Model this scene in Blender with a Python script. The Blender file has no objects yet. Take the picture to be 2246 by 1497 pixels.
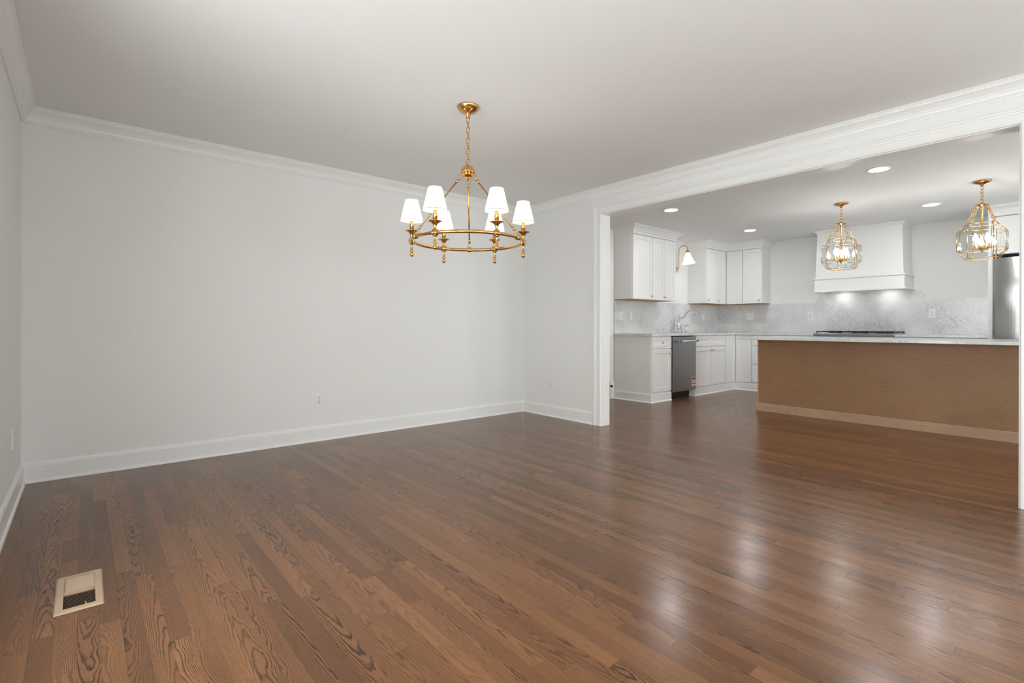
import bpy, bmesh, math, random
from mathutils import Vector, Matrix
random.seed(7)
sc = bpy.context.scene
COL = sc.collection
PI = math.pi

# ------------------------------------------------------------------ camera
FPX, CX, HY, TH, ROLL, PITCH, CAMZ = 1100.82, 1123.8, 715.77, 0.7067, 0.0019, -0.0011, 1.012
cF = Vector((math.sin(TH)*math.cos(PITCH), math.cos(TH)*math.cos(PITCH), math.sin(PITCH)))
cR0 = Vector((math.cos(TH), -math.sin(TH), 0)); cU0 = cR0.cross(cF)
cR = cR0*math.cos(ROLL) + cU0*math.sin(ROLL); cU = cU0*math.cos(ROLL) - cR0*math.sin(ROLL)
cd = bpy.data.cameras.new('camera'); cam = bpy.data.objects.new('camera', cd); COL.objects.link(cam)
cam.matrix_world = Matrix(((cR.x, cU.x, -cF.x, 0), (cR.y, cU.y, -cF.y, 0), (cR.z, cU.z, -cF.z, CAMZ), (0, 0, 0, 1)))
cd.sensor_width = 36; cd.lens = FPX/2246*36
cd.shift_x = -(CX-1123)/2246; cd.shift_y = -(748.5-HY)/2246
cd.clip_start = 0.02; cd.clip_end = 100
sc.camera = cam
def project(p):
    d = Vector(p) - Vector((0, 0, CAMZ)); D = d.dot(cF)
    return (CX + FPX*d.dot(cR)/D, HY - FPX*d.dot(cU)/D, D)

# ------------------------------------------------------------------ world, daylight, exposure
sc.view_settings.view_transform = 'Standard'; sc.view_settings.look = 'None'
sc.view_settings.gamma = 1.0; sc.view_settings.exposure = 0.0
try: sc.view_settings.use_curve_mapping = False
except Exception: pass
LIT = dict(sky=9.0, chand=10.0, shade=1.3, pend=110.0, down=165.0, hood=75.0, sconce=150.0)   # strengths of the lamps and of the daylight in the windows
sc.cycles.use_denoising = True
sc.cycles.sample_clamp_indirect = 2.0; sc.cycles.adaptive_threshold = 0.18; sc.cycles.adaptive_min_samples = 16
sc.cycles.caustics_reflective = False; sc.cycles.caustics_refractive = False
sc.cycles.diffuse_bounces = 4; sc.cycles.glossy_bounces = 3
sc.cycles.max_bounces = 6
sc.cycles.transparent_max_bounces = 12
w = bpy.data.worlds.new('world'); sc.world = w; w.use_nodes = True
w.node_tree.nodes['Background'].inputs[0].default_value = (0.965, 1.0, 0.995, 1)
w.node_tree.nodes['Background'].inputs[1].default_value = LIT['sky']

XL, XR, YB, HC = -0.304, 3.981, 4.457, 2.40      # dining room
XK, YF, XR2 = 8.62, -2.20, 4.105                  # range wall, front wall, kitchen side of the opening wall
# the daylight is the sky seen through the windows; portals only steer the sampling
WINL = [(1.9, 0.95, 0.2, 1.95), (0.5, 0.95, 0.2, 1.95), (-1.0, 0.95, 0.2, 1.95)]     # unseen windows added to the left wall for light (y centre, width, sill, head)
WINF = [(0.65, 0.95, 0.10, 1.85), (2.65, 0.95, 0.10, 1.85)]     # unseen windows added to the front wall for light (x centre, ...)
WINK = [(5.3, 1.25, 0.15, 1.95), (7.3, 1.25, 0.15, 1.95)]       # unseen windows added to the kitchen front for light
def window_portal(loc, rot, sx, sz):
    l = bpy.data.lights.new('window_portal', 'AREA'); l.shape = 'RECTANGLE'; l.size = sx; l.size_y = sz
    l.cycles.is_portal = True
    o = bpy.data.objects.new('window_portal', l); COL.objects.link(o); o.location = loc; o.rotation_euler = rot
for c, ww, a, b in WINL: window_portal((XL-0.145, c, (a+b)/2), (0, -PI/2, 0), b-a, ww)
for c, ww, a, b in WINF + WINK: window_portal((c, YF-0.145, (a+b)/2), (PI/2, 0, 0), ww, b-a)

# ------------------------------------------------------------------ helpers
class MB:
    def __init__(s): s.v = []; s.f = []; s.smooth = []
    def add(s, vs, fs, smooth=False):
        b = len(s.v); s.v += [tuple(v) for v in vs]
        for f in fs: s.f.append(tuple(b+i for i in f)); s.smooth.append(smooth)
        return s
    def box(s, x0, x1, y0, y1, z0, z1, bev=0.0):
        x0, x1 = min(x0, x1), max(x0, x1); y0, y1 = min(y0, y1), max(y0, y1); z0, z1 = min(z0, z1), max(z0, z1)
        if bev <= 0:
            vs = [(x0,y0,z0),(x1,y0,z0),(x1,y1,z0),(x0,y1,z0),(x0,y0,z1),(x1,y0,z1),(x1,y1,z1),(x0,y1,z1)]
            return s.add(vs, [(0,3,2,1),(4,5,6,7),(0,1,5,4),(1,2,6,5),(2,3,7,6),(3,0,4,7)])
        bm = bmesh.new(); bmesh.ops.create_cube(bm, size=1.0)
        for v in bm.verts:
            v.co = Vector(((x0+x1)/2 + v.co.x*(x1-x0), (y0+y1)/2 + v.co.y*(y1-y0), (z0+z1)/2 + v.co.z*(z1-z0)))
        bmesh.ops.bevel(bm, geom=bm.edges[:], offset=bev, segments=2, affect='EDGES', profile=0.6)
        bm.verts.index_update()
        s.add([v.co[:] for v in bm.verts], [[v.index for v in f.verts] for f in bm.faces]); bm.free(); return s
    def lathe(s, prof, c, n=20, axis=(0,0,1), ref=None, smooth=True):
        """prof: (radius, height along axis) list"""
        ax = Vector(axis).normalized(); r = Vector(ref) if ref else (Vector((1,0,0)) if abs(ax.x) < 0.9 else Vector((0,1,0)))
        e1 = (r - ax*r.dot(ax)).normalized(); e2 = ax.cross(e1); c = Vector(c)
        vs = []; fs = []
        for (rad, hh) in prof:
            for k in range(n):
                a = 2*PI*k/n; vs.append(c + ax*hh + (e1*math.cos(a)+e2*math.sin(a))*max(rad, 1e-5))
        for i in range(len(prof)-1):
            for k in range(n):
                k2 = (k+1) % n; fs.append((i*n+k, i*n+k2, (i+1)*n+k2, (i+1)*n+k))
        if prof[0][0] > 1e-4: fs.append(tuple(range(n-1, -1, -1)))
        if prof[-1][0] > 1e-4: fs.append(tuple((len(prof)-1)*n+k for k in range(n)))
        return s.add(vs, fs, smooth)
    def tube(s, pts, r, n=8, closed=False, caps=True):
        pts = [Vector(p) for p in pts]; m = len(pts); vs = []; fs = []; prev = None
        for i in range(m):
            if closed: t = pts[(i+1) % m] - pts[(i-1) % m]
            else: t = pts[min(i+1, m-1)] - pts[max(i-1, 0)]
            t.normalize()
            if prev is None:
                e1 = t.orthogonal().normalized()
            else:
                e1 = (prev - t*prev.dot(t)).normalized()
            prev = e1; e2 = t.cross(e1); rr = r[i] if isinstance(r, (list, tuple)) else r
            for k in range(n):
                a = 2*PI*k/n; vs.append(pts[i] + (e1*math.cos(a)+e2*math.sin(a))*rr)
        mm = m if closed else m-1
        for i in range(mm):
            j = (i+1) % m
            for k in range(n):
                k2 = (k+1) % n; fs.append((i*n+k, i*n+k2, j*n+k2, j*n+k))
        if not closed and caps:
            fs.append(tuple(range(n-1, -1, -1))); fs.append(tuple((m-1)*n+k for k in range(n)))
        return s.add(vs, fs, True)
    def prism(s, poly, fn, t0, t1):
        """poly: 2-D outline, fn(a, b, t) -> xyz"""
        n = len(poly); vs = [fn(a, b, t0) for a, b in poly] + [fn(a, b, t1) for a, b in poly]
        fs = [tuple(range(n-1, -1, -1)), tuple(range(n, 2*n))]
        for i in range(n):
            j = (i+1) % n; fs.append((i, j, n+j, n+i))
        return s.add(vs, fs)
    def build(s, name, mat, parent=None, origin=None, auto=True):
        root = parent
        if origin is None:
            if parent is not None:
                o = Vector((0,0,0)); p = parent
                while p is not None: o = o + Vector(p.location); p = p.parent
            else:
                xs = [v[0] for v in s.v]; ys = [v[1] for v in s.v]; zs = [v[2] for v in s.v]
                o = Vector(((min(xs)+max(xs))/2, (min(ys)+max(ys))/2, min(zs)))
        else: o = Vector(origin)
        me = bpy.data.meshes.new(name)
        me.from_pydata([(v[0]-o.x, v[1]-o.y, v[2]-o.z) for v in s.v], [], s.f)
        for p, sm in zip(me.polygons, s.smooth): p.use_smooth = sm
        if auto:
            bm = bmesh.new(); bm.from_mesh(me); bmesh.ops.recalc_face_normals(bm, faces=bm.faces[:]); bm.to_mesh(me); bm.free()
        me.materials.append(mat)
        ob = bpy.data.objects.new(name, me); COL.objects.link(ob)
        if parent is None: ob.location = o
        else: ob.parent = parent
        return ob
def tag(o, label, cat, group=None, kind=None):
    o['label'] = label
    if cat: o['category'] = cat
    if group: o['group'] = group
    if kind: o['kind'] = kind
    return o
def thing(name, label, cat, loc, group=None, kind=None):
    o = bpy.data.objects.new(name, None); COL.objects.link(o); o.location = loc; o.empty_display_size = 0.1
    return tag(o, label, cat, group, kind)
def sweep(path, prof, fn, side=1.0):
    """mitred sweep of prof [(offset, t)] along an open 2-D path; one MB per segment. fn(a, b, t) -> xyz"""
    P = [Vector(p) for p in path]; m = len(P); offs = []
    for i in range(m):
        ds = []
        if i > 0: ds.append((P[i]-P[i-1]).normalized())
        if i < m-1: ds.append((P[i+1]-P[i]).normalized())
        ns = [Vector((-d.y, d.x))*side for d in ds]
        if len(ns) == 1: offs.append(ns[0])
        else:
            b = (ns[0]+ns[1]); offs.append(b / (1+ns[0].dot(ns[1])))
    out = []
    for i in range(m-1):
        mb = MB(); vs = []; n = len(prof)
        for k in (i, i+1):
            for (o, t) in prof:
                q = P[k] + offs[k]*o; vs.append(fn(q.x, q.y, t))
        fs = [(j, (j+1) % n, n+(j+1) % n, n+j) for j in range(n)]
        fs += [tuple(range(n-1, -1, -1)), tuple(range(n, 2*n))]
        mb.add(vs, fs); out.append(mb)
    return out

# ------------------------------------------------------------------ materials
class NT:
    def __init__(s, name):
        s.m = bpy.data.materials.new(name); s.m.use_nodes = True; s.t = s.m.node_tree; s.t.nodes.clear()
    def n(s, typ, **kw):
        nd = s.t.nodes.new(typ)
        for k, v in kw.items():
            if k.startswith('i_'):
                key = k[2:]; key = int(key) if key.isdigit() else key.replace('__', ' ')
                s.set(nd.inputs[key], v)
            else: setattr(nd, k, v)
        return nd
    def set(s, sock, v):
        if isinstance(v, bpy.types.NodeSocket): s.t.links.new(v, sock)
        elif isinstance(v, bpy.types.Node): s.t.links.new(v.outputs[0], sock)
        else: sock.default_value = v
    def math(s, op, a, b=None, c=None, clamp=False):
        nd = s.t.nodes.new('ShaderNodeMath'); nd.operation = op; nd.use_clamp = clamp
        for i, v in enumerate((a, b, c)):
            if v is not None: s.set(nd.inputs[i], v)
        return nd.outputs[0]
    def vec(s, x, y, z):
        nd = s.t.nodes.new('ShaderNodeCombineXYZ')
        for i, v in enumerate((x, y, z)): s.set(nd.inputs[i], v)
        return nd.outputs[0]
    def noise(s, vec, scale, detail=2.0, rough=0.5, dist=0.0):
        nd = s.t.nodes.new('ShaderNodeTexNoise'); s.set(nd.inputs['Vector'], vec)
        nd.inputs['Scale'].default_value = scale; nd.inputs['Detail'].default_value = detail
        nd.inputs['Roughness'].default_value = rough; nd.inputs['Distortion'].default_value = dist
        return nd.outputs['Fac']
    def smooth(s, v, a, b, lo=0.0, hi=1.0):
        nd = s.t.nodes.new('ShaderNodeMapRange'); nd.interpolation_type = 'SMOOTHSTEP'
        for k, x in zip(('Value','From Min','From Max','To Min','To Max'), (v, a, b, lo, hi)): s.set(nd.inputs[k], x)
        return nd.outputs[0]
    def mix(s, f, a, b, typ='MIX'):
        nd = s.t.nodes.new('ShaderNodeMix'); nd.data_type = 'RGBA'; nd.blend_type = typ; nd.clamp_factor = True
        s.set(nd.inputs[0], f); s.set(nd.inputs[6], a if not isinstance(a, tuple) else (*a, 1)); s.set(nd.inputs[7], b if not isinstance(b, tuple) else (*b, 1))
        return nd.outputs[2]
    def out(s, sh):
        o = s.t.nodes.new('ShaderNodeOutputMaterial'); s.t.links.new(sh if isinstance(sh, bpy.types.NodeSocket) else sh.outputs[0], o.inputs[0]); return s.m
    def bsdf(s, color, rough=0.5, metal=0.0, spec=0.5, normal=None, **kw):
        b = s.t.nodes.new('ShaderNodeBsdfPrincipled')
        s.set(b.inputs['Base Color'], (*color, 1) if isinstance(color, tuple) else color)
        s.set(b.inputs['Roughness'], rough); s.set(b.inputs['Metallic'], metal); s.set(b.inputs['Specular IOR Level'], spec)
        if normal is not None: s.set(b.inputs['Normal'], normal)
        for k, v in kw.items(): s.set(b.inputs[k.replace('__', ' ')], v)
        return b
    def bump(s, h, strength=0.1, dist=0.01):
        b = s.t.nodes.new('ShaderNodeBump'); s.set(b.inputs['Height'], h); b.inputs['Strength'].default_value = strength; b.inputs['Distance'].default_value = dist
        return b.outputs[0]
    def pos(s):
        g = s.t.nodes.new('ShaderNodeNewGeometry'); return g.outputs['Position']
    def sep(s, v):
        x = s.t.nodes.new('ShaderNodeSeparateXYZ'); s.set(x.inputs[0], v); return x.outputs
def L(r, g, b):
    f = lambda c: (c/255/12.92) if c/255 <= 0.04045 else ((c/255+0.055)/1.055)**2.4
    return (f(r), f(g), f(b))
def paint(name, col, rough, bump=0.02, spec=0.35):
    t = NT(name); p = t.pos()
    tone = t.noise(p, 1.7, 1, 0.5)
    c = t.mix(t.math('MULTIPLY', tone, 0.05), col, tuple(x*0.9 for x in col))
    return t.out(t.bsdf(c, rough, 0, spec))
M = {}
M['wall'] = paint('wall_paint', (0.845, 0.840, 0.826), 0.75)
M['ceiling'] = paint('ceiling_paint', (0.875, 0.872, 0.862), 0.9)
M['trim'] = paint('trim_paint', (0.868, 0.866, 0.856), 0.32, 0.008, 0.5)
M['cabinet'] = paint('cabinet_paint', (0.85, 0.847, 0.835), 0.35, 0.006, 0.5)
def simple(name, col, rough=0.5, metal=0.0, spec=0.5, noise=0.0, nscale=80):
    t = NT(name)
    c = col
    if noise > 0: c = t.mix(t.math('MULTIPLY', t.noise(t.pos(), nscale, 3), noise), col, tuple(x*0.4 for x in col))
    return t.out(t.bsdf(c, rough, metal, spec))
def metal(name, col, rough, sx, sy, sz, amt=0.10):
    t = NT(name); x, y, z = t.sep(t.pos())
    v = t.vec(t.math('MULTIPLY', x, sx), t.math('MULTIPLY', y, sy), t.math('MULTIPLY', z, sz))
    n = t.noise(v, 1.0, 3, 0.6)
    r = t.math('ADD', rough-amt/2, t.math('MULTIPLY', n, amt))
    return t.out(t.bsdf(col, r, 1.0, 0.5, t.bump(n, 0.05, 0.002)))
M['brass'] = metal('aged_brass', L(214, 168, 104), 0.24, 60, 60, 60, 0.12)
M['chrome'] = metal('polished_chrome', (0.72, 0.73, 0.75), 0.10, 30, 30, 30, 0.04)
M['steel'] = metal('brushed_steel', (0.42, 0.42, 0.43), 0.34, 4, 4, 420, 0.12)
def wavy_steel():
    t = NT('fridge_steel'); x, y, z = t.sep(t.pos())
    fine = t.noise(t.vec(t.math('MULTIPLY', x, 4.0), t.math('MULTIPLY', y, 4.0), t.math('MULTIPLY', z, 300.0)), 1.0, 3, 0.6)
    slow = t.noise(t.vec(t.math('MULTIPLY', x, 1.0), t.math('MULTIPLY', y, 2.5), t.math('MULTIPLY', z, 2.2)), 1.0, 1, 0.4)
    h = t.math('ADD', t.math('MULTIPLY', fine, 0.00004), t.math('MULTIPLY', slow, 0.03))
    return t.out(t.bsdf((0.36, 0.36, 0.36), 0.22, 1.0, 0.5, t.bump(h, 0.6, 1.0)))
M['fsteel'] = wavy_steel()
M['dark'] = simple('black_plastic', (0.012, 0.012, 0.012), 0.5, 0, 0.4, 0.2)
M['iron'] = simple('cast_iron', (0.02, 0.018, 0.016), 0.6, 0, 0.4, 0.3)
M['plate'] = simple('white_plastic', (0.86, 0.858, 0.845), 0.35, 0, 0.5, 0.02)
M['slot'] = simple('outlet_slot', (0.08, 0.08, 0.08), 0.6, 0, 0.3, 0.1)
M['vent'] = simple('tan_metal', L(182, 156, 132), 0.45, 0, 0.4, 0.08, 25)
M['duct'] = simple('duct_dark', (0.02, 0.014, 0.01), 0.8, 0, 0.2, 0.1)
M['under'] = simple('subfloor_dark', (0.02, 0.012, 0.008), 0.9, 0, 0.1, 0.2)
M['tape'] = simple('blue_tape', L(60, 130, 170), 0.6, 0, 0.3, 0.1)
M['foam'] = simple('white_foam_wrap', (0.78, 0.75, 0.70), 0.7, 0, 0.3, 0.05)
M['red'] = simple('red_print', L(190, 84, 60), 0.5, 0, 0.3, 0.1)
M['woodraw'] = simple('raw_wood_underside', L(196, 150, 110), 0.6, 0, 0.3, 0.2, 40)
M['hem'] = simple('shade_hem_tape', (0.30, 0.285, 0.26), 0.7, 0, 0.2, 0.05)
M['beige'] = simple('beige_door_paint', L(196, 184, 170), 0.5, 0, 0.4, 0.03)
# lit things
def emis(name, col, st, tex=0.06):
    t = NT(name)
    e = t.n('ShaderNodeEmission'); e.inputs[0].default_value = (*col, 1); e.inputs[1].default_value = st
    return t.out(e)
M['bulb'] = emis('bulb_glow', (1.0, 0.90, 0.76), LIT['chand'])
M['sbulb'] = emis('wall_lamp_bulb_glow', (1.0, 0.90, 0.78), LIT['sconce'])
M['pbulb'] = emis('lantern_bulb_glow', (1.0, 0.95, 0.90), LIT['pend'])
M['down'] = emis('downlight_glow', (0.965, 0.99, 1.0), LIT['down'])
M['hoodlamp'] = emis('hood_lamp_glow', (1.0, 0.98, 0.96), LIT['hood'])
def shade_mat(name, em):
    t = NT(name); p = t.pos(); n = t.noise(p, 500, 2)
    d = t.n('ShaderNodeBsdfDiffuse'); d.inputs[0].default_value = (0.85, 0.84, 0.82, 1); t.set(d.inputs['Normal'], t.bump(n, 0.1, 0.001))
    tr = t.n('ShaderNodeBsdfTranslucent'); tr.inputs[0].default_value = (0.9, 0.86, 0.8, 1)
    mx = t.n('ShaderNodeMixShader'); mx.inputs[0].default_value = 0.5; t.t.links.new(d.outputs[0], mx.inputs[1]); t.t.links.new(tr.outputs[0], mx.inputs[2])
    e = t.n('ShaderNodeEmission'); e.inputs[0].default_value = (1.0, 0.97, 0.92, 1); e.inputs[1].default_value = em
    ad = t.n('ShaderNodeAddShader'); t.t.links.new(mx.outputs[0], ad.inputs[0]); t.t.links.new(e.outputs[0], ad.inputs[1])
    return t.out(ad)
M['shade'] = shade_mat('lit_shade_fabric', LIT['shade'])
M['gshade'] = shade_mat('lit_glass_shade', 0.8)
def glass_mat(name, gloss=0.06):
    t = NT(name)
    tr = t.n('ShaderNodeBsdfTransparent'); tr.inputs[0].default_value = (0.975, 0.985, 0.985, 1)
    g = t.n('ShaderNodeBsdfGlossy'); g.inputs[1].default_value = 0.02
    fr = t.n('ShaderNodeLayerWeight'); fr.inputs[0].default_value = 0.5
    mx = t.n('ShaderNodeMixShader'); t.set(mx.inputs[0], t.math('ADD', 0.035, t.math('MULTIPLY', t.math('POWER', fr.outputs['Facing'], 4.0), 0.5), clamp=True))
    t.t.links.new(tr.outputs[0], mx.inputs[1]); t.t.links.new(g.outputs[0], mx.inputs[2])
    return t.out(mx)
M['glass'] = glass_mat('clear_glass')
# marble
def marble(name, ax):
    t = NT(name); x, y, z = t.sep(t.pos())
    hx = t.math('ADD', x, y) if ax == 'top' else (x if ax == 'x' else t.math('MULTIPLY', y, -1.0))
    # tilted coordinates: veins fall down to the right
    c, s_ = math.cos(math.radians(58)), math.sin(math.radians(58))
    if ax == 'top': zz = t.math('ADD', t.math('SUBTRACT', y, x), t.math('MULTIPLY', z, 1.6))
    else: zz = z
    along = t.math('SUBTRACT', t.math('MULTIPLY', hx, c), t.math('MULTIPLY', zz, s_))
    acr = t.math('ADD', t.math('MULTIPLY', hx, s_), t.math('MULTIPLY', zz, c))
    v = t.vec(t.math('MULTIPLY', along, 2.2), t.math('MULTIPLY', acr, 9.0), 0.3)
    n1 = t.noise(v, 3.2, 7, 0.66, 0.35)
    ridge = t.math('ABSOLUTE', t.math('SUBTRACT', n1, 0.5))
    vein = t.smooth(ridge, 0.0, 0.032, 1.0, 0.0)
    n2 = t.noise(t.vec(t.math('MULTIPLY', along, 5.0), t.math('MULTIPLY', acr, 30.0), 1.7), 3.6, 6, 0.7, 0.3)
    fine = t.smooth(n2, 0.50, 0.74)
    cloud = t.smooth(t.noise(t.vec(hx, zz, 2.1), 3.2, 4, 0.6), 0.40, 0.68)
    mask = t.smooth(t.noise(t.vec(hx, zz, 5.0), 2.6, 2, 0.5), 0.42, 0.62)
    base = t.mix(cloud, (0.77, 0.775, 0.775), (0.66, 0.67, 0.675))
    c2 = t.mix(t.math('MULTIPLY', fine, 0.55), base, (0.34, 0.355, 0.37))
    c3 = t.mix(t.math('MULTIPLY', t.math('MULTIPLY', vein, mask), 0.62), c2, (0.27, 0.28, 0.30))
    return t.out(t.bsdf(c3, 0.16, 0, 0.5))
M['marblex'] = marble('carrara_marble_wall', 'x'); M['marbley'] = marble('carrara_marble_range_wall', 'y'); M['marblet'] = marble('carrara_marble_top', 'top')
# stained plywood
def ply(name, a, b, rough):
    t = NT(name); x, y, z = t.sep(t.pos())
    q = t.vec(t.math('MULTIPLY', x, 1.0), t.math('MULTIPLY', y, 1.6), t.math('MULTIPLY', z, 9.0))
    big = t.noise(q, 1.5, 3, 0.55, 1.0)
    rings = t.math('SINE', t.math('MULTIPLY', big, 60.0))
    lines = t.smooth(rings, 0.55, 1.0)
    fleck = t.smooth(t.noise(t.vec(x, t.math('MULTIPLY', y, 14.0), t.math('MULTIPLY', z, 150.0)), 1.0, 3, 0.6), 0.45, 0.75)
    blot = t.noise(t.vec(x, t.math('MULTIPLY', y, 1.0), t.math('MULTIPLY', z, 1.4)), 2.6, 3, 0.6)
    c = t.mix(blot, a, b)
    c = t.mix(t.math('MULTIPLY', lines, 0.16), c, tuple(v*0.45 for v in b))
    c = t.mix(t.math('MULTIPLY', fleck, 0.22), c, tuple(v*0.55 for v in b))
    return t.out(t.bsdf(c, rough, 0, 0.4))
M['ply'] = ply('stained_plywood', L(168, 130, 95), L(144, 108, 77), 0.42)
M['plybase'] = ply('stained_island_base', L(196, 162, 134), L(176, 142, 116), 0.5)
# oak strip floor
def oak():
    t = NT('stained_oak_strips'); x, y, z = t.sep(t.pos())
    a = t.n('ShaderNodeAttribute'); a.attribute_name = 'plank_random'
    r1, r2, r3 = t.sep(a.outputs['Vector'])
    b = t.n('ShaderNodeAttribute'); b.attribute_name = 'plank_centre'
    xc, yc, r4 = t.sep(b.outputs['Vector'])
    lx = t.math('SUBTRACT', x, xc); ly = t.math('SUBTRACT', y, yc)
    seed = t.math('MULTIPLY', r1, 57.0)
    wob = t.noise(t.vec(t.math('MULTIPLY', lx, 4.0), t.math('MULTIPLY', ly, 3.2), seed), 1.0, 2, 0.55)
    wobf = t.noise(t.vec(t.math('MULTIPLY', lx, 70.0), t.math('MULTIPLY', ly, 14.0), t.math('ADD', seed, 9.0)), 1.0, 2, 0.6)
    u = t.math('MULTIPLY', lx, 32.0)
    cc = t.math('MULTIPLY', t.math('SUBTRACT', r2, 0.5), 4.6)
    u = t.math('SUBTRACT', u, cc)
    u = t.math('ADD', u, t.math('MULTIPLY', t.math('SUBTRACT', wob, 0.5), 1.7))
    dirn = t.math('SUBTRACT', t.math('MULTIPLY', t.math('GREATER_THAN', r3, 0.5), 2.0), 1.0)
    d = t.math('ADD', t.math('MULTIPLY', t.math('MULTIPLY', ly, dirn), 2.6), t.math('MULTIPLY', t.math('MULTIPLY', u, u), 0.85))
    d = t.math('ADD', d, t.math('MULTIPLY', wob, 1.5))
    d = t.math('ADD', d, t.math('MULTIPLY', wobf, 0.42))
    s = t.math('FRACT', t.math('MULTIPLY', d, 2.7))
    line = t.math('MULTIPLY', t.smooth(s, 0.44, 0.84), t.smooth(s, 0.90, 1.0, 1.0, 0.0))
    pore = t.noise(t.vec(t.math('MULTIPLY', lx, 1150.0), t.math('MULTIPLY', ly, 26.0), seed), 1.0, 1, 0.6)
    poref = t.smooth(pore, 0.50, 0.72)
    stv = t.smooth(t.noise(t.vec(lx, t.math('MULTIPLY', ly, 2.0), t.math('ADD', seed, 31.0)), 1.0, 0), 0.3, 0.7, 0.6, 1.0)
    st = t.math('MULTIPLY', t.math('MULTIPLY', t.smooth(r4, 0.1, 0.8, 0.42, 1.0), stv), 1.0)
    ba = t.mix(r3, L(106, 70, 44), L(143, 98, 62))
    ba = t.mix(t.math('MULTIPLY', t.noise(t.vec(t.math('MULTIPLY', lx, 40.0), t.math('MULTIPLY', ly, 3.0), seed), 1.0, 1, 0.6), 0.5), ba, L(88, 57, 38))
    c = t.mix(t.math('MULTIPLY', poref, 0.42), ba, L(62, 41, 30))
    brk = t.smooth(pore, 0.30, 0.62, 0.55, 1.0)
    c = t.mix(t.math('MULTIPLY', t.math('MULTIPLY', line, st), brk), c, L(30, 19, 14))
    rough = t.math('ADD', 0.188, t.math('MULTIPLY', t.noise(t.vec(t.math('MULTIPLY', x, 3.0), t.math('MULTIPLY', y, 3.0), 0.0), 2.0, 1), 0.09))
    big = t.noise(t.vec(t.math('MULTIPLY', x, 9.0), t.math('MULTIPLY', y, 2.0), 4.0), 1.0, 1)
    hh = t.math('MULTIPLY', big, 0.0008)
    bp = t.n('ShaderNodeBump'); t.set(bp.inputs['Height'], hh); bp.inputs['Strength'].default_value = 0.35; bp.inputs['Distance'].default_value = 1.0
    return t.out(t.bsdf(c, rough, 0, 0.40, bp.outputs[0]))
M['oak'] = oak()

# ================================================================== the setting
def S(o, label, cat): return tag(o, label, cat, None, 'structure')
WT = 0.14
def wall_with_holes(name, label, a0, a1, z0, z1, holes, fn, mat):
    """wall in (a, z) with rectangular holes [(a0, a1, z0, z1)] sorted by a; fn(a0,a1,z0,z1) -> box extents"""
    mb = MB(); cur = a0
    for (h0, h1, hz0, hz1) in sorted(holes):
        mb.box(*fn(cur, h0, z0, z1))
        if hz0 > z0: mb.box(*fn(h0, h1, z0, hz0))
        if hz1 < z1: mb.box(*fn(h0, h1, hz1, z1))
        cur = h1
    mb.box(*fn(cur, a1, z0, z1))
    return S(mb.build(name, mat), label, 'wall')
OY0, OY1, OZ = 0.295, 3.272, 2.140                # cased opening in the right wall
DX0, DX1, DZ = 4.70, 5.575, 2.325                 # door in the kitchen back wall
wall_with_holes('wall_left', 'white painted wall at the left edge, running towards the viewer', YF, YB+WT, 0, HC,
    [(c-ww/2, c+ww/2, a, b) for c, ww, a, b in WINL], lambda a, b, c, d: (XL-WT, XL, a, b, c, d), M['wall'])
S(MB().box(XL, XR, YB, YB+WT, 0, HC).build('wall_back', M['wall']), 'long blank white wall behind the chandelier', 'wall')
wall_with_holes('wall_right', 'white wall with the wide cased opening to the kitchen', YF, YB, 0, HC,
    [(OY0-0.02, OY1+0.02, 0, OZ+0.02)], lambda a, b, c, d: (XR, XR2, a, b, c, d), M['wall'])
wall_with_holes('wall_front', 'white wall with added windows behind the viewer', XL, XR, 0, HC,
    [(c-ww/2, c+ww/2, a, b) for c, ww, a, b in WINF], lambda a, b, c, d: (a, b, YF-WT, YF, c, d), M['wall'])
wall_with_holes('wall_kitchen_back', 'white kitchen wall behind the sink and faucet', XR, XK, 0, HC,
    [(DX0, DX1, 0, DZ)], lambda a, b, c, d: (a, b, YB, YB+WT, c, d), M['wall'])
S(MB().box(XK, XK+WT, YF-WT, YB+WT, 0, HC).build('wall_kitchen_right', M['wall']), 'white kitchen wall behind the range hood', 'wall')
wall_with_holes('wall_kitchen_front', 'white kitchen wall with added windows, out of view', XR, XK, 0, HC,
    [(c-ww/2, c+ww/2, a, b) for c, ww, a, b in WINK], lambda a, b, c, d: (a, b, YF-WT, YF, c, d), M['wall'])
S(MB().box(XL-WT, XR+0.06, YF-WT, YB+WT, HC, HC+0.1).build('ceiling', M['ceiling']), 'smooth white ceiling over the chandelier room', 'ceiling')
S(MB().box(XR+0.06, XK+WT, YF-WT, YB+WT, HC, HC+0.1).build('ceiling_kitchen', M['ceiling']), 'smooth white kitchen ceiling with recessed downlights', 'ceiling')

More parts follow.
